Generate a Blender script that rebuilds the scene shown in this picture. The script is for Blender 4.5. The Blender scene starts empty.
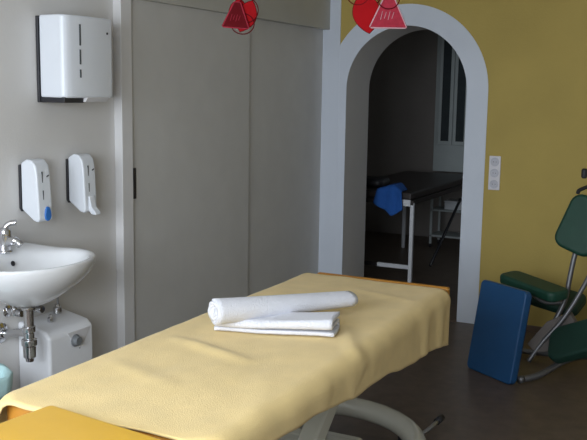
import bpy, bmesh, math, random
from mathutils import Vector, Matrix, noise
from math import sin, cos, pi, radians

S = bpy.context.scene
COL = S.collection

# ------------------------------------------------------------------ camera
F_PX = 881.766
pitch, roll, yaw = radians(8.4075), radians(0.91367), radians(-26.517)
fw = Vector((sin(yaw)*cos(pitch), cos(yaw)*cos(pitch), -sin(pitch)))
rt = Vector((cos(yaw), -sin(yaw), 0)); up = rt.cross(fw)
r2 = rt*cos(roll) + up*sin(roll); u2 = -rt*sin(roll) + up*cos(roll)
cd = bpy.data.cameras.new('camera'); cam = bpy.data.objects.new('camera', cd); COL.objects.link(cam)
M = Matrix((r2, u2, -fw)).transposed().to_4x4(); M.translation = Vector((2.887, -6.219, 1.676))
cam.matrix_world = M
cd.sensor_width = 36; cd.lens = F_PX/587*36; cd.clip_start = 0.05
S.camera = cam

# ------------------------------------------------------------------ world, daylight, added fill, exposure
w = bpy.data.worlds.new('world'); S.world = w; w.use_nodes = True
bg = w.node_tree.nodes['Background']; bg.inputs[0].default_value = (0.62, 0.75, 1.0, 1); bg.inputs[1].default_value = 0.6

def rect_light(name, loc, rot, sx, sy, power, col):
    l = bpy.data.lights.new(name, 'AREA'); l.shape = 'RECTANGLE'; l.size = sx; l.size_y = sy
    l.energy = power; l.color = col
    o = bpy.data.objects.new(name, l); COL.objects.link(o); o.location = loc; o.rotation_euler = rot
    return o
rect_light('beyond_room_fill', (1.86, 2.2, 1.6), (radians(90), 0, radians(90)), 1.0, 1.0, 3.0, (0.85, 0.95, 1.0))  # added fill to lift the dim room beyond; no window is built there
rect_light('window_daylight', (1.55, -6.60, 1.72), (radians(68), 0, radians(8)), 2.2, 1.3, 124, (0.86, 0.93, 1.0))

S.view_settings.view_transform = 'Standard'
try: S.view_settings.look = 'None'
except Exception: pass
S.view_settings.exposure = 0.0
S.view_settings.gamma = 1.0
S.view_settings.use_curve_mapping = False

# ------------------------------------------------------------------ materials
def mat(name, col, rough=0.6, metal=0.0, var=0.0, scale=8.0, bump=0.0, bscale=60.0, coat=0.0, trans=0.0, sheen=0.0, spec=None, sss=0.0):
    m = bpy.data.materials.new(name); m.use_nodes = True
    nt = m.node_tree; b = nt.nodes['Principled BSDF']
    b.inputs['Base Color'].default_value = (*col, 1); b.inputs['Roughness'].default_value = rough
    b.inputs['Metallic'].default_value = metal; b.inputs['Coat Weight'].default_value = coat
    b.inputs['Coat Roughness'].default_value = 0.12
    b.inputs['Transmission Weight'].default_value = trans; b.inputs['Sheen Weight'].default_value = sheen
    if spec is not None: b.inputs['Specular IOR Level'].default_value = spec
    tc = nt.nodes.new('ShaderNodeTexCoord')
    if var > 0:
        n = nt.nodes.new('ShaderNodeTexNoise'); n.inputs['Scale'].default_value = scale; n.inputs['Detail'].default_value = 5
        r = nt.nodes.new('ShaderNodeValToRGB')
        r.color_ramp.elements[0].position = 0.3; r.color_ramp.elements[1].position = 0.7
        r.color_ramp.elements[0].color = (*[c*(1-var) for c in col], 1)
        r.color_ramp.elements[1].color = (*[min(1, c*(1+var)) for c in col], 1)
        nt.links.new(tc.outputs['Object'], n.inputs['Vector']); nt.links.new(n.outputs['Fac'], r.inputs[0])
        nt.links.new(r.outputs[0], b.inputs['Base Color'])
    if bump > 0:
        n2 = nt.nodes.new('ShaderNodeTexNoise'); n2.inputs['Scale'].default_value = bscale; n2.inputs['Detail'].default_value = 4
        bp = nt.nodes.new('ShaderNodeBump'); bp.inputs['Strength'].default_value = bump; bp.inputs['Distance'].default_value = 0.01
        nt.links.new(tc.outputs['Object'], n2.inputs['Vector']); nt.links.new(n2.outputs['Fac'], bp.inputs['Height'])
        nt.links.new(bp.outputs[0], b.inputs['Normal'])
    return m

MT = dict(
    wall_grey=mat('grey_plaster', (0.66, 0.645, 0.63), 0.75, var=0.03, scale=2, bump=0.08, bscale=90),
    wall_yellow=mat('yellow_plaster', (0.50, 0.375, 0.105), 0.8, var=0.05, scale=3, bump=0.15, bscale=70),
    white_trim=mat('white_trim_paint', (0.68, 0.73, 0.82), 0.55, var=0.02, scale=3, bump=0.05, bscale=50),
    reveal=mat('reveal_paint', (0.62, 0.60, 0.58), 0.7, var=0.03, scale=3),
    closet=mat('cream_grey_laminate', (0.58, 0.57, 0.55), 0.5, var=0.03, scale=5, bump=0.05, bscale=120),
    frame=mat('grey_frame_paint', (0.70, 0.69, 0.69), 0.4, var=0.02, scale=5),
    pelmet=mat('pelmet_paint', (0.50, 0.49, 0.45), 0.5, var=0.03, scale=4),
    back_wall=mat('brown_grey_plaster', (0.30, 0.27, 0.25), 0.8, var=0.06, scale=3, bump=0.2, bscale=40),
    ceiling=mat('ceiling_paint', (0.70, 0.69, 0.66), 0.8, var=0.02),
    floor=mat('brown_linoleum', (0.125, 0.092, 0.070), 0.42, var=0.16, scale=14, bump=0.03, bscale=40),
    threshold=mat('threshold_wood', (0.16, 0.11, 0.08), 0.45, var=0.15, scale=20),
    plastic=mat('white_plastic', (0.72, 0.75, 0.80), 0.32, var=0.01),
    plastic_grey=mat('pale_grey_plastic', (0.62, 0.61, 0.62), 0.4, var=0.02),
    black=mat('black_plastic', (0.02, 0.02, 0.025), 0.45, var=0.1),
    smoke=mat('dark_slot', (0.05, 0.06, 0.07), 0.3, var=0.1),
    blue_lever=mat('blue_plastic', (0.03, 0.16, 0.50), 0.35, var=0.05),
    ceramic=mat('white_ceramic', (0.80, 0.81, 0.83), 0.08, coat=0.6, var=0.01),
    chrome=mat('chrome', (0.62, 0.62, 0.64), 0.12, metal=1.0, var=0.03),
    steel=mat('brushed_steel', (0.42, 0.43, 0.46), 0.3, metal=1.0, var=0.05),
    boiler=mat('boiler_enamel', (0.78, 0.79, 0.82), 0.3, var=0.01),
    knob_grey=mat('grey_knob', (0.16, 0.17, 0.18), 0.4, var=0.05),
    bin_grey=mat('bin_plastic', (0.36, 0.38, 0.44), 0.5, var=0.04),
    teal=mat('pale_teal_liner', (0.45, 0.66, 0.68), 0.5, var=0.06, bump=0.4, bscale=25),
    vinyl=mat('yellow_vinyl', (0.70, 0.40, 0.035), 0.28, var=0.04, scale=6, bump=0.10, bscale=14, coat=0.15),
    vinyl_shaded=mat('shaded_vinyl', (0.50, 0.22, 0.03), 0.4, var=0.05, scale=6, bump=0.08, bscale=14),  # same vinyl as the head pad, shade put into a darker orange
    terry=mat('pale_yellow_terry', (0.83, 0.62, 0.27), 0.95, var=0.05, scale=10, bump=0.25, bscale=260, sheen=0.15),
    towel=mat('white_terry', (0.76, 0.765, 0.82), 0.95, var=0.02, scale=20, bump=0.6, bscale=200, sheen=0.15),
    towel_line=mat('towel_hem', (0.68, 0.68, 0.74), 0.95, var=0.03),
    cream=mat('cream_enamel', (0.66, 0.65, 0.56), 0.25, var=0.02, coat=0.3),
    green=mat('green_vinyl', (0.009, 0.058, 0.036), 0.5, var=0.08, bump=0.1, bscale=20),
    green_dark=mat('dark_green_vinyl', (0.010, 0.045, 0.032), 0.55, var=0.08, bump=0.1, bscale=20),
    blue_vinyl=mat('blue_vinyl', (0.012, 0.080, 0.215), 0.45, var=0.05, bump=0.08, bscale=20),
    dark_blue=mat('dark_blue_vinyl', (0.006, 0.045, 0.15), 0.5, var=0.05),
    blue_towel=mat('blue_terry', (0.02, 0.12, 0.46), 0.9, var=0.08, bump=0.5, bscale=150),
    dark_vinyl=mat('dark_brown_vinyl', (0.035, 0.028, 0.027), 0.4, var=0.1),
    chair_metal=mat('dull_grey_metal', (0.20, 0.20, 0.21), 0.45, metal=0.7, var=0.06),
    gusset=mat('brown_grey_plate', (0.13, 0.11, 0.10), 0.6, var=0.08),
    white_metal=mat('white_metal', (0.78, 0.80, 0.84), 0.35, var=0.02),
    red=mat('red_plastic', (0.42, 0.006, 0.010), 0.75, spec=0.12, var=0.08),
    dark_red=mat('dark_red_plastic', (0.13, 0.004, 0.008), 0.75, spec=0.12, var=0.1),
    pink=mat('pink_plastic', (0.42, 0.035, 0.06), 0.75, spec=0.12, var=0.15, scale=40),
    pale_pink=mat('pale_pink_plastic', (0.62, 0.38, 0.42), 0.75, spec=0.12, var=0.03),
    cabinet=mat('cabinet_paint', (0.42, 0.46, 0.46), 0.5, var=0.03),
    glass_dark=mat('dark_glass', (0.05, 0.06, 0.065), 0.1, var=0.1),
    string=mat('white_string', (0.7, 0.7, 0.68), 0.7, var=0.05),
    socket_white=mat('socket_plastic', (0.74, 0.72, 0.76), 0.35, var=0.01),
    socket_hole=mat('socket_recess', (0.56, 0.56, 0.62), 0.4, var=0.02),
)

# ------------------------------------------------------------------ mesh helpers
def finish(name, bm, m, parent=None, smooth=False, bevel=0, seg=3, sub=0, solid=0, origin=None):
    bmesh.ops.recalc_face_normals(bm, faces=bm.faces)
    if origin is None and parent is None:
        vs = [v.co for v in bm.verts]
        origin = Vector(((min(v.x for v in vs)+max(v.x for v in vs))/2, (min(v.y for v in vs)+max(v.y for v in vs))/2, min(v.z for v in vs)))
    if parent is not None: origin = parent.matrix_world.translation.copy() if parent.type == 'EMPTY' or True else origin
    off = Vector(origin)
    for v in bm.verts: v.co -= off
    me = bpy.data.meshes.new(name); bm.to_mesh(me); bm.free()
    for mm in (m if isinstance(m, (list, tuple)) else [m]): me.materials.append(MT[mm])
    if smooth:
        for p in me.polygons: p.use_smooth = True
    o = bpy.data.objects.new(name, me); COL.objects.link(o)
    if parent is not None:
        o.parent = parent; o.matrix_world = Matrix.Translation(off); 
        o.location = (0, 0, 0); o.matrix_parent_inverse = Matrix.Identity(4)
        o.matrix_world = Matrix.Translation(off)
    else:
        o.location = off; o.matrix_world = Matrix.Translation(off)
    if solid:
        s = o.modifiers.new('solid', 'SOLIDIFY'); s.thickness = solid; s.offset = 0
    if bevel:
        b = o.modifiers.new('bevel', 'BEVEL'); b.width = bevel; b.segments = seg; b.limit_method = 'ANGLE'; b.angle_limit = radians(35)
        for p in me.polygons: p.use_smooth = True
        o.modifiers.new('wn', 'WEIGHTED_NORMAL')
    if sub:
        s = o.modifiers.new('sub', 'SUBSURF'); s.levels = sub; s.render_levels = sub
    return o

def tag(o, label, cat, group=None, kind=None):
    o['label'] = label; o['category'] = cat
    if group: o['group'] = group
    if kind: o['kind'] = kind
    return o
def struct(o):
    o['kind'] = 'structure'; return o
def thing(name, loc, label, cat, group=None):
    o = bpy.data.objects.new(name, None); COL.objects.link(o); o.location = loc; o.empty_display_size = 0.05
    o.matrix_world = Matrix.Translation(Vector(loc)); return tag(o, label, cat, group)

def box(bm, a, b, mtx=None, mi=0):
    x0, y0, z0 = a; x1, y1, z1 = b
    vs = [bm.verts.new(p) for p in ((x0,y0,z0),(x1,y0,z0),(x1,y1,z0),(x0,y1,z0),(x0,y0,z1),(x1,y0,z1),(x1,y1,z1),(x0,y1,z1))]
    if mtx is not None:
        for v in vs: v.co = mtx @ v.co
    for f in ((0,3,2,1),(4,5,6,7),(0,1,5,4),(1,2,6,5),(2,3,7,6),(3,0,4,7)):
        fc = bm.faces.new([vs[i] for i in f]); fc.material_index = mi
    return vs
def bx(a, b, mtx=None):
    bm = bmesh.new(); box(bm, a, b, mtx); return bm
def prism(bm, pts, ext, mtx=None):
    """closed polygon of 3D points extruded by vector ext"""
    e = Vector(ext); A = [bm.verts.new(Vector(p)) for p in pts]; B = [bm.verts.new(Vector(p)+e) for p in pts]
    if mtx is not None:
        for v in A+B: v.co = mtx @ v.co
    bm.faces.new(A); bm.faces.new(B[::-1]); n = len(A)
    for i in range(n): bm.faces.new((A[i], B[i], B[(i+1) % n], A[(i+1) % n]))
def catmull(pts, n=8, closed=False):
    P = [Vector(p) for p in pts]; out = []; m = len(P)
    rng = range(m if closed else m-1)
    for i in rng:
        if closed: p0, p1, p2, p3 = P[(i-1) % m], P[i], P[(i+1) % m], P[(i+2) % m]
        else: p0, p1, p2, p3 = P[max(i-1, 0)], P[i], P[i+1], P[min(i+2, m-1)]
        for k in range(n):
            t = k/n
            out.append(0.5*((2*p1)+(-p0+p2)*t+(2*p0-5*p1+4*p2-p3)*t*t+(-p0+3*p1-3*p2+p3)*t**3))
    if not closed: out.append(P[-1])
    return out
def tube(bm, pts, r, seg=12, closed=False, flat=1.0, cap=True):
    P = [Vector(p) for p in pts]; n = len(P); rings = []
    rs = r if isinstance(r, (list, tuple)) else [r]*n
    prev = None
    for i in range(n):
        if closed: t = P[(i+1) % n]-P[(i-1) % n]
        else: t = P[min(i+1, n-1)]-P[max(i-1, 0)]
        t.normalize()
        if prev is None:
            a = Vector((0, 0, 1)) if abs(t.z) < 0.9 else Vector((1, 0, 0))
        else: a = prev
        s = (a - t*a.dot(t)).normalized(); prev = s; b = t.cross(s)
        rings.append([bm.verts.new(P[i]+s*rs[i]*flat*cos(2*pi*k/seg)+b*rs[i]*sin(2*pi*k/seg)) for k in range(seg)])
    m = n if closed else n-1
    for i in range(m):
        A, B = rings[i], rings[(i+1) % n]
        for k in range(seg): bm.faces.new((A[k], A[(k+1) % seg], B[(k+1) % seg], B[k]))
    if not closed and cap: bm.faces.new(rings[0][::-1]); bm.faces.new(rings[-1])
def lathe(bm, origin, axis, prof, seg=28):
    """prof: list of (distance along axis, radius)"""
    ax = Vector(axis).normalized(); a = Vector((0,0,1)) if abs(ax.z) < .9 else Vector((1,0,0))
    s = (a-ax*a.dot(ax)).normalized(); b = ax.cross(s); O = Vector(origin); rings = []
    for d, r in prof:
        rings.append([bm.verts.new(O+ax*d+s*max(r,1e-4)*cos(2*pi*k/seg)+b*max(r,1e-4)*sin(2*pi*k/seg)) for k in range(seg)])
    for A, B in zip(rings, rings[1:]):
        for k in range(seg): bm.faces.new((A[k], A[(k+1) % seg], B[(k+1) % seg], B[k]))
    bm.faces.new(rings[0][::-1]); bm.faces.new(rings[-1])
def lathe_obj(name, origin, axis, prof, m, parent, seg=28):
    bm = bmesh.new(); lathe(bm, origin, axis, prof, seg); return finish(name, bm, m, parent, bevel=0.001, seg=1)
def tube_obj(name, pts, r, m, parent, seg=12, closed=False, flat=1.0):
    bm = bmesh.new(); tube(bm, pts, r, seg, closed, flat); return finish(name, bm, m, parent, smooth=True)

def frame_mtx(o, x, y):
    x = Vector(x).normalized(); y = Vector(y); y = (y-x*y.dot(x)).normalized(); z = x.cross(y)
    m = Matrix((x, y, z)).transposed().to_4x4(); m.translation = Vector(o); return m
def rounded_pad(name, mtx, sx, sy, sz, rc, m, parent, bev=0.012):
    """upholstered pad: rounded-corner rectangle sx x sy (centred), thickness sz along local z (0..sz)"""
    pts = []
    for cx_, cy_, a0 in ((sx/2-rc, sy/2-rc, 0), (-sx/2+rc, sy/2-rc, 90), (-sx/2+rc, -sy/2+rc, 180), (sx/2-rc, -sy/2+rc, 270)):
        for k in range(6):
            a = radians(a0+90*k/5); pts.append((cx_+rc*cos(a), cy_+rc*sin(a), 0))
    bm = bmesh.new(); prism(bm, pts, (0, 0, sz), mtx)
    return finish(name, bm, m, parent, bevel=bev, seg=4)

# ------------------------------------------------------------------ ROOM SHELL
RX, NY, CZ = 4.3, -6.5, 2.65
T = 0.455                       # thickness of the arch wall
XA, RA, BW = 0.681, 0.465, 0.154
HS = 2.15-RA
BYW = 3.6                       # far wall of the room beyond

struct(finish('floor', bx((-1.6, NY-.2, -0.1), (RX+.2, BYW+.2, 0)), 'floor'))
struct(finish('ceiling', bx((-1.6, NY-.2, CZ), (RX+.2, BYW+.2, CZ+.1)), 'ceiling'))
struct(finish('wall_left', bx((-0.2, NY-.2, 0), (0, 0, CZ)), 'wall_grey'))
struct(finish('wall_right', bx((RX, NY-.2, 0), (RX+.2, T, CZ)), 'ceiling'))

# wall behind the camera with its window opening
def holed_wall(x0, x1, z0, z1, hx0, hx1, hz0, hz1, y0, y1):
    bm = bmesh.new()
    box(bm, (x0, y0, z0), (hx0, y1, z1)); box(bm, (hx1, y0, z0), (x1, y1, z1))
    box(bm, (hx0, y0, z0), (hx1, y1, hz0)); box(bm, (hx0, y0, hz1), (hx1, y1, z1)); return bm
struct(finish('wall_front', holed_wall(0, RX, 0, CZ, .35, 2.75, .94, 2.45, NY-.2, NY), 'ceiling'))
wn = struct(thing('window_1', (1.55, NY-.1, .94), '', '')); del wn['label']; del wn['category']
bm = bmesh.new()
for a, b in (((.35, NY-.06, .94), (.41, NY-.01, 2.45)), ((2.69, NY-.06, .94), (2.75, NY-.01, 2.45)), ((.41, NY-.06, .94), (2.69, NY-.01, 1.0)), ((.41, NY-.06, 2.39), (2.69, NY-.01, 2.45)), ((1.52, NY-.06, 1.0), (1.58, NY-.01, 2.39))):
    box(bm, a, b)
finish('window_frame', bm, 'white_trim', wn, bevel=.004)

# arched wall
def arch_wall():
    bm = bmesh.new(); x0, x1 = 0.0, RX
    xs = [XA-RA*cos(pi*k/40) for k in range(41)]
    zs = [HS+RA*sin(pi*k/40) for k in range(41)]
    def quad(pts, mi):
        f = bm.faces.new([bm.verts.new(p) for p in pts]); f.material_index = mi
    for y, mi in ((0, 0), (T, 2)):
        quad([(x0, y, 0), (XA-RA, y, 0), (XA-RA, y, CZ), (x0, y, CZ)], mi)
        quad([(XA+RA, y, 0), (x1, y, 0), (x1, y, CZ), (XA+RA, y, CZ)], mi)
        for k in range(40): quad([(xs[k], y, zs[k]), (xs[k+1], y, zs[k+1]), (xs[k+1], y, CZ), (xs[k], y, CZ)], mi)
    quad([(XA-RA, 0, 0), (XA-RA, T, 0), (XA-RA, T, HS), (XA-RA, 0, HS)], 1)
    quad([(XA+RA, 0, 0), (XA+RA, T, 0), (XA+RA, T, HS), (XA+RA, 0, HS)], 1)
    for k in range(40): quad([(xs[k], 0, zs[k]), (xs[k+1], 0, zs[k+1]), (xs[k+1], T, zs[k+1]), (xs[k], T, zs[k])], 1)
    quad([(x0, 0, 0), (x0, T, 0), (x0, T, CZ), (x0, 0, CZ)], 2); quad([(x1, 0, 0), (x1, T, 0), (x1, T, CZ), (x1, 0, CZ)], 0)
    quad([(x0, 0, CZ), (x1, 0, CZ), (x1, T, CZ), (x0, T, CZ)], 2)
    bmesh.ops.remove_doubles(bm, verts=bm.verts, dist=1e-5)
    return bm
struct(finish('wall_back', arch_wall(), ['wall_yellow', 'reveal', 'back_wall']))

# white painted band round the arch (slightly proud plaster) + white strip in the corner
def arch_band():
    bm = bmesh.new(); y0, y1 = -0.006, 0.0
    N = 48
    inner = [(XA-RA, 0)]+[(XA-RA*cos(pi*k/N), HS+RA*sin(pi*k/N)) for k in range(N+1)]+[(XA+RA, 0)]
    R = RA+BW
    outer = [(XA-R, 0)]+[(XA-R*cos(pi*k/N), HS+R*sin(pi*k/N)) for k in range(N+1)]+[(XA+R, 0)]
    vi = [[bm.verts.new((p[0], y, p[1])) for p in inner] for y in (y0, y1)]
    vo = [[bm.verts.new((max(p[0], 0.001), y, p[1])) for p in outer] for y in (y0, y1)]
    n = len(inner)
    for i in range(n-1):
        bm.faces.new((vi[0][i], vi[0][i+1], vo[0][i+1], vo[0][i])); bm.faces.new((vi[1][i], vi[1][i+1], vo[1][i+1], vo[1][i]))
        bm.faces.new((vi[0][i], vi[0][i+1], vi[1][i+1], vi[1][i])); bm.faces.new((vo[0][i], vo[0][i+1], vo[1][i+1], vo[1][i]))
    for i in (0, n-1): bm.faces.new((vi[0][i], vo[0][i], vo[1][i], vi[1][i]))
    return bm
struct(finish('trim_1', arch_band(), 'white_trim'))
struct(finish('trim_2', bx((0.0, -0.0075, 0), (0.157, 0, CZ)), 'white_trim'))
struct(finish('trim_3', bx((XA-RA+.002, -0.02, 0), (XA+RA-.002, T, 0.008)), 'threshold'))
struct(finish('baseboard_back', bx((XA+RA+BW+.01, -0.012, 0), (RX, 0, 0.045)), 'threshold', bevel=.003))

# closet on the left wall: frame post, two sliding panels, pelmet
struct(finish('trim_4', bx((0, -2.53, 0), (0.05, -2.44, CZ)), 'frame', bevel=.003))
d1 = struct(finish('door_1', bx((0.0, -2.432, 0.01), (0.032, -1.166, 2.2)), 'closet', bevel=.003))
bm = bx((0.030, -2.431, 1.085), (0.038, -2.398, 1.250)); finish('door_pull', bm, 'black', d1, bevel=.002)
struct(finish('door_2', bx((0.0, -1.150, 0.01), (0.014, -0.001, 2.2)), 'closet', bevel=.003))
struct(finish('trim_5', bx((0.0, -1.166, 0.01), (0.010, -1.150, 2.2)), 'smoke'))
struct(finish('trim_6', bx((0.0, -2.44, 2.129), (0.070, -0.001, CZ)), 'pelmet', bevel=.003))
0 and struct(finish('trim_7', bx((0.0, -2.44, 2.30), (0.078, -0.001, 2.318)), 'pelmet', bevel=.002))

# room beyond the arch
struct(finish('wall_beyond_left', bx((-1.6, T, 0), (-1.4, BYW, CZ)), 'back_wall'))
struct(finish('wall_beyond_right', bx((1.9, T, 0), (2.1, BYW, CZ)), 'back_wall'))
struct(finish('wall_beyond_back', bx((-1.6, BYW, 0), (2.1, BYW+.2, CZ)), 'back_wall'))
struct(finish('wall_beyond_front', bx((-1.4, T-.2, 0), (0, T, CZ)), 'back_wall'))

# ------------------------------------------------------------------ TREATMENT TABLE
TT = 0.79
tb = thing('treatment_table', (1.41, -3.4, 0), 'long height-adjustable treatment table with orange-yellow vinyl top and cream looped base', 'treatment table')
def rbox(a, b):
    return bx(a, b)
rounded_pad('mattress', frame_mtx((1.421, (-4.44-2.365)/2, .712), (1,0,0), (0,1,0)), .708, 2.075, TT-.002-.712, .06, 'vinyl_shaded', tb, .014)
finish('far_piping', bx((1.11, -2.400, .735), (1.772, -2.366, TT+.006)), 'vinyl_shaded', tb, bevel=.010)
finish('under_frame', rbox((1.14, -4.55, .655), (1.70, -2.55, .700)), 'cream', tb, bevel=.006)
# looped base tube with rounded ends
loop = []
cx, hw, yf, yn = 1.290, .465, -2.335, -4.25
for k in range(17):
    a = pi*k/16; loop.append((cx+hw*cos(a), yf-hw+hw*sin(a), .125))
for k in range(17):
    a = pi+pi*k/16; loop.append((cx+hw*cos(a), yn+hw+hw*sin(a), .125))
tube_obj('base_loop', loop, .050, 'cream', tb, seg=16, closed=True, flat=1.0)
for x, y in ((.98, -2.47), (1.60, -2.47), (.98, -4.12), (1.60, -4.12)):
    lathe_obj('foot', (x, y, 0), (0, 0, 1), [(0, .035), (.02, .038), (.035, .02), (.11, .018)], 'black', tb, 18)
# lifting arms and central casing
bm = bmesh.new()
for dx in (1.20, 1.47):
    prism(bm, [(dx-.04, -3.32, .14), (dx-.04, -3.46, .14), (dx-.04, -2.80, .665), (dx-.04, -2.66, .665)], (.08, 0, 0))
finish('lift_arm', bm, 'cream', tb, bevel=.012)
bm = bmesh.new()
for dx in (1.20, 1.47):
    prism(bm, [(dx-.04, -4.00, .14), (dx-.04, -4.14, .14), (dx-.04, -3.56, .665), (dx-.04, -3.42, .665)], (.08, 0, 0))
finish('lift_arm', bm, 'cream', tb, bevel=.012)
finish('base_casing', bx((1.10, -3.75, .06), (1.52, -2.72, .155)), 'cream', tb, bevel=.03, seg=4)
finish('cross_beam', bx((.84, -2.86, .09), (1.74, -2.78, .16)), 'cream', tb, bevel=.015)
tube_obj('hydraulic_cylinder', [(1.335, -2.80, .17), (1.335, -3.12, .36)], .034, 'steel', tb, 16)
pdl = tube_obj('foot_pedal', catmull([(1.66, -2.46, .10), (1.69, -2.42, .100), (1.712, -2.36, .115), (1.722, -2.30, .125)], 6), .010, 'steel', tb, 10)
tube_obj('pedal_grip', [(1.718, -2.315, .122), (1.728, -2.265, .130)], .017, 'black', pdl, 12)
# head pad
hm = frame_mtx((1.486, -4.674, .768), (1, -.135, 0), (.135, 1, 0))
rounded_pad('head_pad', hm, .42, .34, .064, .015, 'vinyl', tb, .008)
finish('head_bracket', bx((1.30, -4.66, .715), (1.60, -4.40, .745)), 'steel', tb, bevel=.004)

# ------------------------------------------------------------------ CLOTH COVER
def cover():
    bm = bmesh.new()
    random.seed(3)
    NX, NY2 = 96, 150
    y0, y1 = -4.462, -2.455
    ztop = TT+.008
    grid = []
    def ridge(x, y, ax, ay, bx_, by, wdt, h):
        a = Vector((ax, ay)); b = Vector((bx_, by)); p = Vector((x, y)); d = b-a; L = d.length; t = (p-a).dot(d)/(L*L)
        tt = max(0, min(1, t)); q = a+d*tt; dist = (p-q).length
        return h*math.exp(-(dist/wdt)**2)*(1-abs(2*tt-1)**3)
    for j in range(NY2+1):
        fy = j/NY2; y = y0+(y1-y0)*fy
        cr = max(0, (-4.38-y)/.082)**2; cf = max(0, (y+2.52)/.065)**2
        xl = 1.048+.070*cr; xr = -.070*cr+1.795+.016*math.exp(-((y+3.9)/.6)**2)
        hemR = .556+(-2.45-y)*.096+.007*sin(y*11)+.002*sin(y*29+1)
        hemL = .60+.010*sin(y*13)
        rc = .05
        # path across: left hem up, round, flat, round, right hem
        LL = ztop-rc-hemL; LR = ztop-rc-hemR; W = xr-xl-2*rc; arc = rc*pi/2
        tot = LL+LR+W+2*arc; row = []
        for i in range(NX+1):
            s = tot*i/NX
            if s < LL: x, z, nx, nz = xl, hemL+s, -1, 0
            elif s < LL+arc:
                a = (s-LL)/rc; x, z, nx, nz = xl+rc-rc*cos(a), ztop-rc+rc*sin(a), -cos(a), sin(a)
            elif s < LL+arc+W: x, z, nx, nz = xl+rc+(s-LL-arc), ztop, 0, 1
            elif s < LL+2*arc+W:
                a = (s-LL-arc-W)/rc; x, z, nx, nz = xr-rc+rc*sin(a), ztop-rc+rc*cos(a), sin(a), cos(a)
            else: x, z, nx, nz = xr, ztop-rc-(s-LL-2*arc-W), 1, 0
            # displacement along the outward normal
            n1 = noise.noise(Vector((x*5, y*3.0, z*5)))
            d = .003+.003*n1+.0015*noise.noise(Vector((x*16, y*9, z*9)))
            if nz > .5:
                d += ridge(x, y, 1.15, -3.70, 1.56, -3.83, .03, .009)
                d += ridge(x, y, 1.62, -3.25, 1.83, -3.62, .03, .009)
                d += ridge(x, y, 1.12, -4.02, 1.5, -4.15, .04, .005)
                d += ridge(x, y, 1.62, -3.8, 1.80, -4.3, .04, .004)
                d += ridge(x, y, 1.40, -2.66, 1.76, -2.78, .03, .004)
                d = max(d, .0005)
            if nx > .3:
                k = max(0, min(1, (ztop-z)/.12))
                d += k*(.007*sin(y*17+sin(y*7)*2)+.004*sin(y*31+1)+.008) + ridge(z, y, .8, -3.50, .6, -3.56, .045, .010)
                d -= .03*k*k*(1 if y < -3 else 0.6)*.6
                d = max(d, .001)
            if nx < -.3:
                k = max(0, min(1, (ztop-z)/.15))
                d += k*.014*(1+sin(y*15+1))
                if y < -4.3: d += k*.03*((-4.3-y)/.16)**2
            x += nx*d; z += nz*d
            yy = y
            if j == 0: yy = y + .012*sin(x*9)
            # near corner lifts and curls on the left
            if y < -4.35 and x < 1.22:
                q = ((-4.35-y)/.125)*((1.22-min(x, 1.22))/.17)
                if nz > .5: z += .010*q*math.sin(pi*min(1, max(0, (1.22-x)/.17)))
                yy -= .012*max(min(q, 1), 0)
            row.append(bm.verts.new((x, yy, z)))
        grid.append(row)
    # far end: tuck the last rows down over the mattress edge a little
    for i in range(NX+1):
        v = grid[NY2][i]; v.co.z = max(v.co.z-.0005, .0)
    for j in range(NY2):
        for i in range(NX):
            bm.faces.new((grid[j][i], grid[j][i+1], grid[j+1][i+1], grid[j+1][i]))
    return bm
cv = tag(finish('terry_cover', cover(), 'terry', smooth=True, solid=.007),
         'pale yellow terry cover draped over the treatment table', 'table cover')

# ------------------------------------------------------------------ ROLLED TOWELS
def towel_roll(name, p0, p1, r0, r1, flat, label, turns=3):
    """spiral roll of cloth: a spiral cross-section swept from p0 to p1"""
    P0, P1 = Vector(p0), Vector(p1); ax = (P1-P0).normalized(); side = ax.cross(Vector((0,0,1))).normalized(); upv = side.cross(ax)
    bm = bmesh.new(); n = 22*turns; m = 26; th0 = .78
    rows = []
    for j in range(m+1):
        t = j/m; r = r0+(r1-r0)*t; fl = flat[0]+(flat[1]-flat[0])*t; row = []
        c = P0+(P1-P0)*t
        for i in range(n+1):
            a = 2*pi*turns*i/n; rr = r*(.18+.82*i/n)
            wob = 1+.02*noise.noise(Vector((a*.6, t*6, r0*50)))
            q = c+side*(rr*wob*cos(a+2.2))*(2-fl if fl < 1 else 1)+upv*(rr*wob*sin(a+2.2))*fl
            # telescoping ends
            q += ax*(.006*sin(a*1.3)*(1-2*t)) 
            row.append(bm.verts.new(q))
        rows.append(row)
    for A, B in zip(rows, rows[1:]):
        for i in range(n): bm.faces.new((A[i], A[i+1], B[i+1], B[i]))
    return tag(finish(name, bm, 'towel', smooth=True, solid=.010), label, 'towel', 'white towels on the treatment table')
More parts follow.
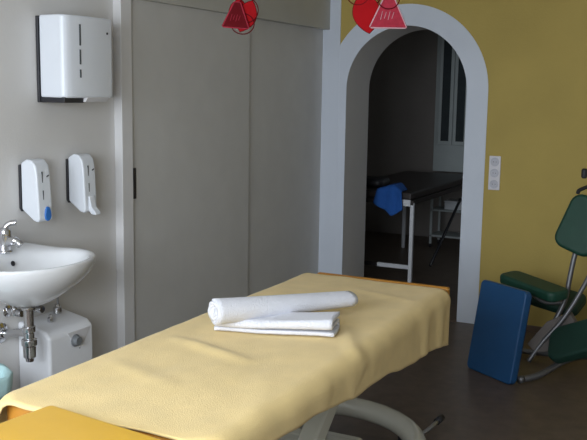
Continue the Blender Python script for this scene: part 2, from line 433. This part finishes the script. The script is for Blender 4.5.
# lower folded towel: flat folded stack with a rounded long fold
def folded_towel():
    bm = bmesh.new()
    o = Vector((1.250, -3.570, TT+.017)); d = Vector((.42, .125, 0)); L = d.length; d.normalize(); s = Vector((-d.y, d.x, 0))
    layers = 3; th = .0165; W = .115; n = 24
    m = 30
    # S-folded cross-section path
    path = []
    for k in range(layers):
        z = th*(k+.5)
        xs = [W*i/n for i in range(n+1)]
        if k % 2: xs = xs[::-1]
        path += [(x, z) for x in xs]
        if k < layers-1:
            ex = W if k % 2 == 0 else 0; sg = 1 if k % 2 == 0 else -1
            for q in range(1, 6):
                a = pi*q/6; path.append((ex+sg*th*.5*sin(a), z+th/2-th/2*cos(a)))
    rows = []
    for j in range(m+1):
        t = j/m; row = []
        for i, (x, z) in enumerate(path):
            p = o+d*(L*t)+s*x+Vector((0, 0, z))
            nn = noise.noise(Vector((t*4, x*14, z*30)))
            p.z += .0035*nn*(z/.05)+z*.55*t*t
            p += s*(.004*sin(t*9+z*80)); p += d*(.006*sin(i*.09)*(2*t-1))
            row.append(bm.verts.new(p))
        rows.append(row)
    for A, B in zip(rows, rows[1:]):
        for i in range(len(path)-1): bm.faces.new((A[i], A[i+1], B[i+1], B[i]))
    return bm
tag(finish('folded_towel', folded_towel(), 'towel', smooth=True, solid=.013), 'flat folded white towel lying under the rolled one', 'towel', 'white towels on the treatment table')
towel_roll('rolled_towel', (1.286, -3.630, .893), (1.580, -3.090, .866), .045, .034, (1.0, .8), 'rolled white towel lying across the folded towel on the yellow cover', 4)

# ------------------------------------------------------------------ PAPER TOWEL DISPENSER
pd = thing('paper_towel_dispenser', (0, -2.93, 1.61), 'large white wall-mounted paper towel dispenser above the soap dispensers', 'dispenser')
finish('back_plate', bx((0, -3.092, 1.600), (.014, -2.750, 1.99)), 'black', pd, bevel=.004)
prof = [(.015, -3.088), (.135, -3.092), (.160, -3.078), (.172, -3.045), (.177, -2.98), (.178, -2.90), (.175, -2.77), (.160, -2.742), (.015, -2.742)]
bm = bmesh.new(); prism(bm, [(x, y, 1.622) for x, y in prof], (0, 0, .373)); finish('cover', bm, 'plastic', pd, bevel=.012, seg=4)
finish('tray_lip', bx((.014, -3.085, 1.600), (.155, -2.95, 1.626)), 'black', pd, bevel=.003)
bm = bmesh.new()
prism(bm, [(.03, -2.955, 1.604), (.166, -2.955, 1.604), (.178, -2.95, 1.626), (.178, -2.80, 1.626), (.168, -2.795, 1.604), (.03, -2.795, 1.604)][0:3]+[(.03, -2.955, 1.626)], (0, .16, 0))
finish('paper_chute', bm, 'plastic_grey', pd, bevel=.003)
for z0, z1 in ((1.86, 1.955), (1.775, 1.842), (1.715, 1.752)):
    finish('level_slot', bx((.1745, -3.000, z0), (.1785, -2.991, z1)), 'smoke', pd, bevel=.001)
bm = bmesh.new(); lathe(bm, (.1750, -2.800, 1.925), (1, 0, 0), [(0, .006), (.003, .0055)], 16); finish('emblem', bm, 'black', pd)

# ------------------------------------------------------------------ SOAP DISPENSERS
def soap(yc, zb, label, blue):
    t = thing('soap_dispenser', (0, yc, zb), label, 'soap dispenser', 'wall soap dispensers by the sink')
    hw = .045
    bm = bmesh.new(); prism(bm, [(0, yc-hw-.003, zb+.065), (.012, yc-hw-.003, zb+.050), (.012, yc-hw-.003, zb+.260), (0, yc-hw-.003, zb+.265)], (0, 2*hw+.003, 0))
    finish('back_plate', bm, 'black', t, bevel=.003)
    bm = bmesh.new()
    pr_ = [(.012, zb+.060), (.080, zb+.012), (.105, zb+.006), (.116, zb+.02), (.112, zb+.10), (.106, zb+.22), (.098, zb+.262), (.074, zb+.288), (.045, zb+.290), (.012, zb+.272)]
    prism(bm, [(x, yc-hw, z) for x, z in pr_], (0, 2*hw, 0)); finish('housing', bm, 'plastic', t, bevel=.014, seg=4)
    for z0, z1 in ((.165, .235), (.088, .150), (.050, .066)):
        f0 = .1165-(z0-.02)*.05
        finish('level_slot', bx((f0-.010, yc-hw*.28, zb+z0), (f0-.0015, yc-hw*.28+.006, zb+z1)), 'smoke', t, bevel=.001)
    bm = bmesh.new(); prism(bm, [(.1065, yc+.018, zb+.208), (.1065, yc+.032, zb+.214), (.1065, yc+.032, zb+.219), (.1065, yc+.018, zb+.213)], (.002, 0, 0)); finish('emblem', bm, 'black', t)
    bm = bmesh.new()
    if blue:
        pts = []
        for k in range(20):
            a = 2*pi*k/20; rr = .021*(1+.55*max(0, sin(a))**4)
            pts.append((.110, yc+.010+rr*.95*cos(a), zb+.036+rr*1.25*sin(a)))
        prism(bm, pts, (.012, 0, 0)); finish('lever', bm, 'blue_lever', t, bevel=.004)['label'] = 'blue drop-shaped push lever'
    else:
        prism(bm, [(.108, yc-.016, zb+.090), (.116, yc-.016, zb+.088), (.130, yc-.018, zb+.035), (.155, yc-.020, zb+.012), (.158, yc-.020, zb-.002), (.130, yc-.02, zb+.000), (.108, yc-.018, zb+.020)], (0, .038, 0))
        finish('lever', bm, 'plastic', t, bevel=.007, seg=3)['label'] = 'white lever sticking out'
soap(-3.178, 1.058, 'white soap dispenser with a blue push lever, nearer the tap', True)
soap(-2.862, 1.064, 'white soap dispenser with a long white lever, nearer the closet', False)

# ------------------------------------------------------------------ SINK
sk = thing('wash_basin', (0, -3.355, .70), 'white ceramic wall-hung wash basin on the grey wall', 'sink')
def sink_mesh():
    bm = bmesh.new(); N = 64; yc = -3.38; rings = []
    def ring(cx_, a, b, z, zb=0.0, p=2.0, clampx=0.002):
        R = []
        for k in range(N):
            t = 2*pi*k/N; c, s = cos(t), sin(t)
            x = cx_+b*math.copysign(abs(c)**(2/p), c); y = yc+a*math.copysign(abs(s)**(2/p), s)
            x = max(x, clampx); bk = max(0, 1-x/.16)
            R.append(bm.verts.new((x, y, z+zb*bk*bk)))
        rings.append(R)
    ZR = .937
    ring(.19, .040, .040, ZR-.205, 0)
    ring(.19, .080, .075, ZR-.200, 0)
    ring(.192, .125, .11, ZR-.180, 0)
    ring(.200, .195, .160, ZR-.142, 0)
    ring(.212, .256, .202, ZR-.095, 0)
    ring(.222, .290, .227, ZR-.045, .01)
    ring(.222, .300, .233, ZR-.015, .03)
    ring(.222, .299, .233, ZR-.001, .045)
    ring(.222, .292, .226, ZR+.003, .045)
    ring(.235, .268, .192, ZR-.001, .04, clampx=.05)
    ring(.245, .258, .170, ZR-.012, .005, clampx=.07)
    ring(.245, .235, .150, ZR-.05, 0, clampx=.09)
    ring(.240, .185, .115, ZR-.105, 0)
    ring(.220, .11, .075, ZR-.145, 0)
    ring(.205, .03, .025, ZR-.155, 0)
    for A, B in zip(rings, rings[1:]):
        for k in range(N): bm.faces.new((A[k], A[(k+1) % N], B[(k+1) % N], B[k]))
    bm.faces.new(rings[0][::-1]); bm.faces.new(rings[-1])
    return bm
finish('basin', sink_mesh(), 'ceramic', sk, smooth=True, sub=1)
lathe_obj('overflow_hole', (.097, -3.375, .903), (1, 0, .35), [(0, .012), (.004, .0115)], 'black', sk, 20)
lathe_obj('drain_ring', (.205, -3.38, .782), (0, 0, 1), [(0, .026), (.004, .022)], 'chrome', sk, 24)

# faucet
fc = thing('basin_tap', (.055, -3.375, .955), 'chrome single-lever tap on the wash basin', 'tap')
lathe_obj('tap_body', (.055, -3.375, .950), (0, 0, 1), [(0, .032), (.006, .031), (.010, .027), (.070, .026), (.074, .028), (.095, .028), (.108, .020), (.112, .006)], 'chrome', fc)
tube_obj('spout', catmull([(.06, -3.376, .985), (.085, -3.372, 1.002), (.115, -3.367, 1.002), (.135, -3.363, .985)], 6), [.020]*12+[.016]*7, 'chrome', fc, 14)
tube_obj('tap_lever', catmull([(.055, -3.375, 1.050), (.062, -3.368, 1.068), (.075, -3.355, 1.078), (.092, -3.340, 1.080)], 5), .013, 'chrome', fc, 12)

# trap and pipes (one plumbing thing)
tp = thing('bottle_trap', (.19, -3.385, .48), 'chrome bottle trap hanging below the wash basin', 'drain trap')
lathe_obj('trap_cup', (.19, -3.385, .722), (0, 0, -1), [(0, .030), (.012, .030), (.014, .022), (.085, .022), (.087, .028), (.11, .028), (.115, .023), (.14, .023), (.145, .034), (.17, .034), (.175, .029), (.225, .027), (.23, .019), (.245, .017)], 'chrome', tp)
tube_obj('outlet_pipe', catmull([(.19, -3.385, .600), (.14, -3.38, .600), (.03, -3.37, .575), (.004, -3.37, .575)], 6), .018, 'chrome', tp, 14)
lathe_obj('wall_rosette', (.001, -3.37, .575), (1, 0, 0), [(0, .048), (.006, .046), (.014, .026), (.03, .025)], 'chrome', tp)

def valve(name, y, z, label, hose):
    t = thing(name, (0, y, z), label, 'angle valve', 'angle valves under the basin')
    lathe_obj('rosette', (.001, y, z), (1, 0, 0), [(0, .028), (.005, .027), (.010, .014), (.04, .013)], 'chrome', t, 20)
    lathe_obj('valve_body', (.045, y, z-.015), (0, 0, 1), [(0, .014), (.03, .014), (.034, .011), (.055, .011)], 'chrome', t, 18)
    lathe_obj('valve_knob', (.045, y, z), (1, 0, 0), [(0, .009), (.02, .009), (.022, .019), (.045, .017)], 'chrome', t, 16)
    tube_obj('supply_hose', catmull(hose, 8), .0055, 'steel', t, 10)
valve('angle_valve', -3.32, .665, 'small chrome angle valve left of the drain pipe', [(.045, -3.32, .70), (.05, -3.33, .74), (.04, -3.34, .748)])
valve('angle_valve', -3.19, .655, 'small chrome angle valve between the drain pipe and the water heater', [(.045, -3.19, .69), (.045, -3.20, .725), (.04, -3.24, .745)])

# under-basin water heater
wh = thing('water_heater', (0, -3.105, .18), 'small white box water heater on the wall below the basin', 'water heater')
bm = bmesh.new()
prism(bm, [(.002, -3.265, .18), (.175, -3.265, .18), (.195, -3.265, .21), (.195, -3.265, .545), (.165, -3.265, .575), (.002, -3.265, .605)], (0, .305, 0))
finish('housing', bm, 'boiler', wh, bevel=.016, seg=4)
bm = bmesh.new(); prism(bm, [(.1945, -3.145, .545), (.1945, -2.985, .545), (.1945, -3.035, .475), (.1945, -3.095, .470)], (.004, 0, 0)); finish('control_panel', bm, 'plastic_grey', wh, bevel=.002)
lathe_obj('dial', (.197, -3.095, .500), (1, 0, 0), [(0, .030), (.006, .029), (.008, .024), (.026, .021)], 'knob_grey', wh, 24)
lathe_obj('indicator_lamp', (.194, -3.062, .455), (1, 0, 0), [(0, .004), (.003, .003)], 'knob_grey', wh, 12)
tube_obj('supply_pipe', catmull([(.05, -3.045, .60), (.05, -3.045, .68), (.045, -3.065, .730), (.03, -3.14, .745), (.014, -3.28, .735), (.008, -3.345, .72)], 8), .006, 'steel', wh, 10)
lathe_obj('pipe_nut', (.05, -3.045, .600), (0, 0, 1), [(0, .020), (.03, .020), (.034, .013), (.045, .013)], 'chrome', wh, 12)
lathe_obj('pipe_nut', (.10, -3.15, .588), (0, 0, 1), [(0, .015), (.02, .015), (.024, .010), (.035, .010)], 'chrome', wh, 6)

# waste bin with teal liner
wb = thing('waste_bin', (.22, -3.72, 0), 'grey waste bin with pale teal liner on the floor below the basin', 'bin')
bm = bmesh.new(); lathe(bm, (.22, -3.72, 0), (0, 0, 1), [(0, .10), (.01, .105), (.49, .128), (.495, .132), (.505, .132), (.505, .120), (.02, .10)], 36)
finish('bucket', bm, 'bin_grey', wb, smooth=False, bevel=.001, seg=1)
bm = bmesh.new(); lathe(bm, (.22, -3.72, .43), (0, 0, 1), [(0, .130), (.03, .136), (.085, .140), (.095, .134), (.088, .112), (.0, .108)], 40)
for v in bm.verts:
    v.co += Vector((.003*sin(v.co.y*90), .003*sin(v.co.x*80), .006*sin(v.co.x*60+v.co.y*40)))
finish('liner', bm, 'teal', wb, smooth=True)

# ------------------------------------------------------------------ SOCKETS
so = thing('triple_socket', (1.372, 0, .99), 'white triple wall socket on the yellow wall beside the arch', 'socket')
finish('plate', bx((1.332, -.010, .993), (1.414, 0, 1.235)), 'socket_white', so, bevel=.004)
for k in range(3):
    bm = bmesh.new(); z = 1.035+.079*k
    lathe(bm, (1.373, -.0095, z), (0, -1, 0), [(0, .031), (.004, .030), (.004, .024), (.0015, .022), (.0015, .001)], 28)
    ob = finish('socket_insert', bm, 'socket_hole', so)
    bm = bmesh.new()
    for s in (-.009, .009): lathe(bm, (1.373+s, -.0108, z), (0, -1, 0), [(0, .003), (.001, .0028)], 10)
    finish('pin_hole', bm, 'black', ob)

# ------------------------------------------------------------------ BLUE CUSHION leaning on the massage chair
BL = Vector((1.515, -1.055, .004)); BR = Vector((1.835, -1.272, .004)); TL = Vector((1.556, -.972, .550))
ex = (BR-BL); W = ex.length; ey = TL-BL; H = ey.length
m = frame_mtx((BL+BR)/2+ey/2, ex, ey)
# local z = x cross y points towards the camera side or away
if m.col[2].y > 0: thick = -.045
else: thick = .045
bc = thing('blue_cushion', (1.72, -1.15, 0), 'square blue vinyl cushion standing on the floor against the massage chair', 'cushion')
mm = m.copy()
nz = Vector((m.col[2][0], m.col[2][1], m.col[2][2]))
back = -nz if nz.y < 0 else nz
mm.translation = m.translation + (back*.045 if nz.y < 0 else Vector())
mm2 = frame_mtx((BL+BR)/2+ey/2+back*.05, ex, ey)
rounded_pad('cushion_pad', mm2, W, H, .05 if nz.y < 0 else -.05, .03, 'blue_vinyl', bc, .010)
mm3 = frame_mtx((BL+BR)/2+ey/2+back*.062, ex, ey)
rounded_pad('back_board', mm3, W*.94, H*.95, .012 if nz.y < 0 else -.012, .02, 'dark_blue', bc, .002)

# ------------------------------------------------------------------ MASSAGE CHAIR
mc = thing('massage_chair', (2.1, -.6, 0), 'kneeling massage chair with dark green pads and grey metal frame', 'massage chair')
# arm pad
m = frame_mtx((1.838, -.790, .470), (1.0, -.62, -.10), (.55, .9, .08))
rounded_pad('arm_pad', m, .46, .17, .065, .05, 'green', mc, .020)
# chest pad, leaning
m = frame_mtx((2.105, -.66, .880), (.93, -.28, -.30), (.46, .10, .90))
rounded_pad('chest_pad', m, .26, .35, .075, .07, 'green', mc, .022)
# head support bar and knob
tube_obj('head_post', catmull([(2.15, -.60, 1.02), (2.135, -.62, 1.10), (2.115, -.66, 1.17)], 6), .012, 'chair_metal', mc, 12)
lathe_obj('head_knob', (2.085, -.70, 1.175), (0, 0, 1), [(0, .012), (.01, .018), (.05, .018), (.06, .010)], 'black', mc, 16)
tube_obj('head_clamp', catmull([(2.10, -.66, 1.12), (2.06, -.69, 1.10), (2.055, -.70, 1.08)], 5), .012, 'black', mc, 10)
# frame tubes
tube_obj('post', catmull([(2.085, -.64, .80), (2.055, -.66, .70), (2.035, -.68, .55), (2.02, -.70, .42), (1.97, -.74, .28)], 8), .016, 'chair_metal', mc, 14)
tube_obj('main_tube', catmull([(2.20, -.68, .86), (2.175, -.70, .66), (2.12, -.76, .50), (2.03, -.82, .32), (1.93, -.88, .18), (1.86, -.93, .06)], 8), .014, 'chair_metal', mc, 14)
tube_obj('arm_bracket', catmull([(1.80, -.78, .470), (1.90, -.75, .40), (2.02, -.70, .40)], 6), .012, 'chair_metal', mc, 12)
# base
tube_obj('base_rail', catmull([(1.875, -1.185, .026), (1.96, -1.10, .04), (2.12, -.83, .10), (2.40, -.62, .11), (2.62, -.46, .03)], 8), .020, 'chair_metal', mc, 14)
tube_obj('base_rail', catmull([(1.74, -.62, .03), (1.95, -.70, .06), (2.20, -.78, .10)], 8), .018, 'chair_metal', mc, 14)
tube_obj('foot_tip', [(1.865, -1.20, .023), (1.885, -1.175, .027)], .022, 'chair_metal', mc, 14)
tube_obj('foot_tip', [(2.60, -.475, .03), (2.64, -.445, .026)], .024, 'chair_metal', mc, 14)
tube_obj('foot_tip', [(1.725, -.615, .024), (1.75, -.625, .028)], .022, 'chair_metal', mc, 14)
bm = bmesh.new(); prism(bm, [(1.84, -.90, .16), (1.94, -.84, .30), (2.06, -.78, .36), (2.10, -.78, .30), (1.98, -.88, .13), (1.90, -.92, .12)], (.012, .03, 0))
finish('gusset_plate', bm, 'gusset', mc, bevel=.003)
# seat and knee pads
m = frame_mtx((2.20, -.94, .235), (.90, -.30, .45), (.10, .55, .60))
rounded_pad('knee_pad', m, .46, .24, .075, .07, 'green_dark', mc, .022)
m = frame_mtx((1.94, -.50, .345), (.85, -.25, -.10), (.25, .8, .45))
rounded_pad('knee_pad', m, .34, .20, .06, .05, 'green_dark', mc, .018)
m = frame_mtx((2.48, -.66, .50), (.9, -.3, .05), (.3, .9, 0))
rounded_pad('seat_pad', m, .34, .32, .08, .09, 'green_dark', mc, .022)
tube_obj('seat_post', [(2.44, -.62, .11), (2.48, -.66, .50)], .018, 'chair_metal', mc, 14)

# ------------------------------------------------------------------ RED HANGING CHARMS
def pendant(loc, label, spec):
    t = thing('hanging_decoration', loc, label, 'hanging decoration', 'red plastic ornaments hanging from the ceiling')
    x, y, z = loc
    tube_obj('string', [(x, y, CZ), (x, y, z+.14)], .0012, 'string', t, 6)
    def place(px, pz, dy=0, ry=0):
        # local frame roughly facing the near window / camera
        a = frame_mtx((x, y, z), (.894, .449, 0), (0, 0, 1)); 
        return a @ Matrix.Translation((px, pz, dy)) @ Matrix.Rotation(ry, 4, 'Z')
    for s in spec:
        k = s[0]; mt = place(s[1], s[2], s[3], radians(s[4]))
        bm = bmesh.new()
        if k == 'ring':
            tube(bm, [mt @ Vector((s[5]*cos(2*pi*q/32), s[6]*sin(2*pi*q/32), 0)) for q in range(32)], .0028, 8, closed=True)
            finish('ring', bm, 'dark_red', t, smooth=True)
        elif k == 'tri':
            w, h = s[5], s[6]
            pts = [(-w, 0, 0), (w, 0, 0), (w*.22, h, 0), (-w*.22, h, 0)]
            prism(bm, pts, (0, 0, .004), mt); pl = finish('triangle_plate', bm, s[7], t, bevel=.001)
            bm = bmesh.new()
            tube(bm, [mt @ Vector(p) for p in [(-w*.98, .004, .002), (-w*.9, 0, .002), (w*.9, 0, .002), (w*.98, .004, .002), (w*.24, h-.003, .002), (w*.18, h, .002), (-w*.18, h, .002), (-w*.24, h-.003, .002)]], .0036, 8, closed=True)
            finish('plate_rim', bm, s[8], pl, smooth=True)
            bm = bmesh.new()
            for q in range(4):
                tube(bm, [mt @ Vector((-w*.42+q*w*.2, h*.25+.006*(q % 2), .0045)), mt @ Vector((-w*.32+q*w*.2, h*.52-.004*(q % 2), .0045))], .0016, 6)
            finish('embossed_mark', bm, s[8], pl, smooth=True)
        elif k == 'leaf':
            w, h = s[5], s[6]; n = 14; L = []
            for q in range(n+1):
                tt = q/n; L.append((-w*sin(pi*tt)**.8, h*(tt-1)))
            R = [(-a_, b_) for a_, b_ in L[::-1]][1:-1]
            pts = [(a_, b_, 0) for a_, b_ in L+R]
            prism(bm, pts, (0, 0, .008), mt); lf = finish('leaf', bm, 'red', t, bevel=.003)
            bm = bmesh.new(); tube(bm, [mt @ Vector((a_, b_, .004)) for a_, b_ in L+R], .0026, 8, closed=True); finish('leaf_rim', bm, 'dark_red', lf, smooth=True)
pendant((.565, -2.2, 2.055), 'cluster of red plastic rings and a dark red triangle hanging before the closet pelmet',
        [('tri', -.030, -.070, .010, -4, .070, .13, 'dark_red', 'pink'), ('ring', .005, -.048, -.004, 0, .060, .052), ('leaf', .055, .07, -.014, -22, .052, .17), ('leaf', -.045, .06, -.02, 14, .035, .12), ('ring', .03, .02, .004, 0, .055, .06), ('leaf', -.02, .08, -.02, 10, .035, .10)])
pendant((1.30, -2.2, 2.06), 'cluster with a pink triangle and a red leaf hanging before the arch',
        [('tri', .062, -.086, .010, 0, .090, .150, 'pink', 'pale_pink'), ('leaf', -.060, .085, -.006, 10, .065, .20), ('ring', .060, .052, .016, 0, .052, .050), ('ring', -.085, .075, 0, 0, .055, .055), ('ring', -.02, .08, -.01, 0, .05, .06)])

# ------------------------------------------------------------------ ROOM BEYOND: bench, towel, cabinet, trolley
bd = thing('treatment_bench', (.14, 1.9, 0), 'dark-topped treatment bench with white metal legs in the room beyond the arch', 'treatment bench')
finish('bench_top', bx((-.28, .84, .765), (.475, 2.80, .83)), 'dark_vinyl', bd, bevel=.015)
bm = bmesh.new()
box(bm, (-.27, .86, .722), (.485, .90, .762)); box(bm, (-.27, 2.74, .722), (.485, 2.78, .762)); box(bm, (.455, .90, .722), (.485, 2.74, .762)); box(bm, (-.27, .90, .722), (-.24, 2.74, .762))
finish('bench_frame', bm, 'dark_vinyl', bd, bevel=.003)
finish('frame_end_cap', bx((.375, .848, .712), (.462, .862, .768)), 'white_metal', bd, bevel=.002)
for x, y in ((.472, .88), (-.25, .88), (.472, 2.74), (-.25, 2.74)):
    finish('leg', bx((x-.016, y-.016, 0), (x+.016, y+.016, .74)), 'white_metal', bd, bevel=.004)
finish('cross_rail', bx((.17, .866, .165), (.458, .894, .200)), 'white_metal', bd, bevel=.003)
finish('cross_rail', bx((-.236, .868, .165), (.165, .892, .197)), 'dark_vinyl', bd, bevel=.003)
tube_obj('brace', [(.47, 1.45, .10), (.47, 2.35, .62)], .014, 'black', bd, 10)

bm = bmesh.new(); n = 22
rowsT = []
for j in range(n+1):
    t = j/n; row = []
    for i in range(n+1):
        q = i/n
        drop = .235-.12*abs(q-.62)*1.6           # free length past the bench end, longest right of the middle
        L = t*(.17+drop); dn = .17
        half = .080+.03*t
        x = .300+(q-.5)*2*half-.05*t*(1-q)
        if L < dn: y = .992-L; z = .842+.05*sin(pi*q)*(1-.5*t)
        else: y = .818-.012*abs(sin(q*8)); z = .842+.02*sin(pi*q)-(L-dn)
        row.append(bm.verts.new((x, y, z+.005*sin(q*11+t*3))))
    rowsT.append(row)
for A, B in zip(rowsT, rowsT[1:]):
    for i in range(n): bm.faces.new((A[i], A[i+1], B[i+1], B[i]))
tag(finish('blue_towel', bm, 'blue_towel', smooth=True, solid=.010), 'blue towel hanging over the end of the dark bench beyond the arch', 'towel')
m = frame_mtx((-.03, 1.14, .835), (1, .1, 0), (-.1, 1, 0))
pl = thing('dark_pillow', (-.03, 1.14, .835), 'dark pillow on the bench behind the blue towel', 'pillow')
rounded_pad('pillow_body', m, .34, .28, .075, .08, 'black', pl, .032)

cb = thing('glazed_cabinet', (.30, BYW-.15, .80), 'pale glazed cabinet against the far wall beyond the arch', 'cabinet')
finish('carcass', bx((-.13, BYW-.30, .80), (.95, BYW-.001, 2.35)), 'cabinet', cb, bevel=.004)
for k, x0 in enumerate((-.08, .09, .26, .43)):
    dd = finish('cabinet_door', bx((x0, BYW-.325, 1.10), (x0+.16, BYW-.301, 2.32)), 'cabinet', cb, bevel=.004)
    finish('pane', bx((x0+.035, BYW-.329, 1.14), (x0+.125, BYW-.325, 2.27)), 'glass_dark', dd)

tr = thing('equipment_trolley', (.2, 3.05, 0), 'pale equipment trolley standing behind the dark bench', 'trolley')
for x in (-.02, .50):
    for y in (2.92, 3.22): finish('post', bx((x, y, .04), (x+.025, y+.025, .66)), 'cabinet', tr, bevel=.003)
finish('shelf', bx((-.02, 2.92, .40), (.525, 3.245, .42)), 'cabinet', tr, bevel=.003)
finish('shelf', bx((-.02, 2.92, .655), (.525, 3.245, .68)), 'cabinet', tr, bevel=.003)
finish('shelf', bx((-.02, 2.92, .12), (.525, 3.245, .14)), 'cabinet', tr, bevel=.003)
for x in (-.007, .512):
    for y in (2.93, 3.23): lathe_obj('caster', (x-.01, y, .022), (1, 0, 0), [(0, .022), (.02, .022)], 'black', tr, 16)
bxo = thing('supply_box', (.2, 3.05, .42), 'small white box on the middle shelf of the trolley', 'box')
finish('box_body', bx((.12, 2.98, .421), (.32, 3.14, .50)), 'white_metal', bxo, bevel=.004)
finish('box_lid', bx((.115, 2.975, .50), (.325, 3.145, .515)), 'white_metal', bxo, bevel=.003)
